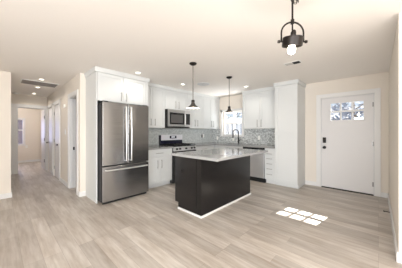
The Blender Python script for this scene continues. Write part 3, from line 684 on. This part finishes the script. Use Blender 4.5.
# wall fittings in the hall
tag(obj('light_switch', MB(onH).box(5.42, 5.49, 0.0005, 0.007, 1.21, 1.33).box(5.44, 5.47, 0.007, 0.010, 1.24, 1.30), M['white_plastic'], at=(XH, 5.45, 1.21)), 'white light switch on the hall wall past the first doorway', 'light switch')
tag(obj('door_chime', MB(onH).box(5.44, 5.54, 0.0005, 0.035, 1.85, 1.93), M['white_plastic'], bevel=0.006, at=(XH, 5.49, 1.85)), 'small white chime box high on the hall wall above the switch', 'door chime')
r = thing('door_stop', 'small dark spring door stop on the baseboard near the entry door', 'door stop', (4.05, YR + 0.017, 0.05))
obj('spring', MB().tube([(4.05, YR + 0.0165, 0.05), (4.05, YR + 0.075, 0.05)], 0.006), M['bronze'], r, smooth=True)
obj('rubber_tip', MB().tube([(4.05, YR + 0.075, 0.05), (4.05, YR + 0.09, 0.05)], 0.009), M['black'], r, smooth=True)

# ------------------------------------------------------------------ outdoors
struct('ground', MB().box(-14, 30, -22, 22, -0.30, -0.12), M['ground'])
r = thing('vinyl_fence', 'white vertical board fence outside the kitchen window', 'fence', (7.4, 4.5, -0.12))
mb = MB(); y = 2.6
while y < 8.4: mb.box(7.40, 7.425, y, y + 0.150, -0.05, 1.64); y += 0.215
obj('fence_board', mb, mat('pale_blue_vinyl_board', (206, 212, 224), 0.5), r)
obj('top_rail', MB().box(7.37, 7.455, 2.55, 8.5, 1.64, 1.88), M['fence'], r)
obj('backing_panel', MB().box(7.428, 7.45, 2.6, 8.4, -0.05, 1.64), mat('fence_groove', (140, 150, 168), 0.6), r)
for y in (2.5, 5.0, 7.6): obj('fence_post', MB().box(7.35, 7.47, y, y + 0.12, -0.12, 1.95), M['fence'], r)
struct('sun_block_slab', MB().box(5.245, 7.3, 2.2, 4.8, 2.56, 2.66), M['fence'])  # added unseen slab, keeps direct sun out of the kitchen window
r = thing('slab_post', 'white post holding the added sun-blocking slab outside', 'post', (7.2, 2.3, -0.12))
obj('post_shaft', MB().box(7.15, 7.25, 2.25, 2.35, -0.12, 2.559), M['fence'], r)
r2 = copy_tree(r, (7.2, 4.7, -0.12), 'second white post at the far corner of the added sun-blocking slab')

def tree(x, y, h, rad, label, m, n=700, lsz=0.13, z0=0.6):
    r = thing('tree', label, 'tree', (x, y, -0.12), 'trees outside the windows')
    mb = MB().tube([(x, y, -0.12), (x + 0.05, y, h * 0.5), (x, y + 0.05, h * 0.8)], [0.10, 0.07, 0.04])
    for i in range(9):
        a = i * 2.4; z = h * (0.25 + 0.06 * i); q = rad * 0.8
        mb.tube([(x, y, z), (x + q * 0.5 * math.cos(a), y + q * 0.5 * math.sin(a), z + 0.3), (x + q * math.cos(a), y + q * math.sin(a), z + 0.5)], [0.035, 0.02, 0.01], 6)
    obj('tree_trunk', mb, M['bark'], r)
    lf = MB(); rnd = random.Random(int(x * 100 + y * 10))
    cl = [(rnd.uniform(-.75, .75) * rad, rnd.uniform(-.75, .75) * rad, z0 + rnd.random() * (h - z0)) for _ in range(26)]
    for i in range(n):
        c = cl[rnd.randrange(len(cl))]
        p = Vector((x + c[0] + rnd.gauss(0, rad * .2), y + c[1] + rnd.gauss(0, rad * .2), c[2] + rnd.gauss(0, rad * .16)))
        u = Vector((rnd.gauss(0, 1), rnd.gauss(0, 1), rnd.gauss(0, 1))).normalized(); v = u.cross(Vector((rnd.gauss(0, 1), rnd.gauss(0, 1), 1))).normalized()
        s = lsz * rnd.uniform(.6, 1.3)
        vs = [lf.b.verts.new(p + u * s), lf.b.verts.new(p + v * s * .5), lf.b.verts.new(p - u * s), lf.b.verts.new(p - v * s * .5)]
        lf.b.faces.new(vs)
    obj('foliage', lf, m, r)
tree(12.5, 0.9, 3.6, 1.3, 'leafy grey-green tree seen through the entry door glass', M['leaf2'], 900)
tree(13.5, 5.4, 3.8, 1.4, 'second leafy tree beyond the entry door', M['leaf'], 800)
tree(10.6, 6.8, 3.2, 1.3, 'pale tree rising behind the white fence', M['leaf'], 700)
tree(11.2, 10.6, 3.6, 1.4, 'another pale tree farther along behind the white fence', M['leaf'], 700)
r = thing('neighbour_house', 'grey house across the street seen through the door glass', 'house', (17, 0, -0.12))
obj('house_wall', MB().box(16.5, 19, -2.5, 4.5, -0.12, 2.2), M['stucco'], r)
obj('house_roof', MB().prism([(15.9, 2.2), (17.75, 3.2), (19.6, 2.2)], -2.9, 4.9) if False else MB(lambda u, d, z: (d, u, z)).prism([(15.9, 2.201), (17.75, 3.1), (19.6, 2.201)], -2.9, 4.9), mat('roof_shingles', (128, 130, 136), 0.9, var=0.15, vscale=8), r)
r = thing('garden_wall', 'dark garden wall outside the window of the room past the hall', 'wall', (0.8, 12.6, -0.12))
obj('wall_face', MB().box(-1.5, 3.5, 12.6, 12.8, -0.12, 2.6), mat('shaded_fence_boards', (96, 88, 98), 0.8, var=0.3, vscale=3), r)  # shade put into the board colour
for o in D.objects:
    if '_o' in o.keys(): del o['_o']
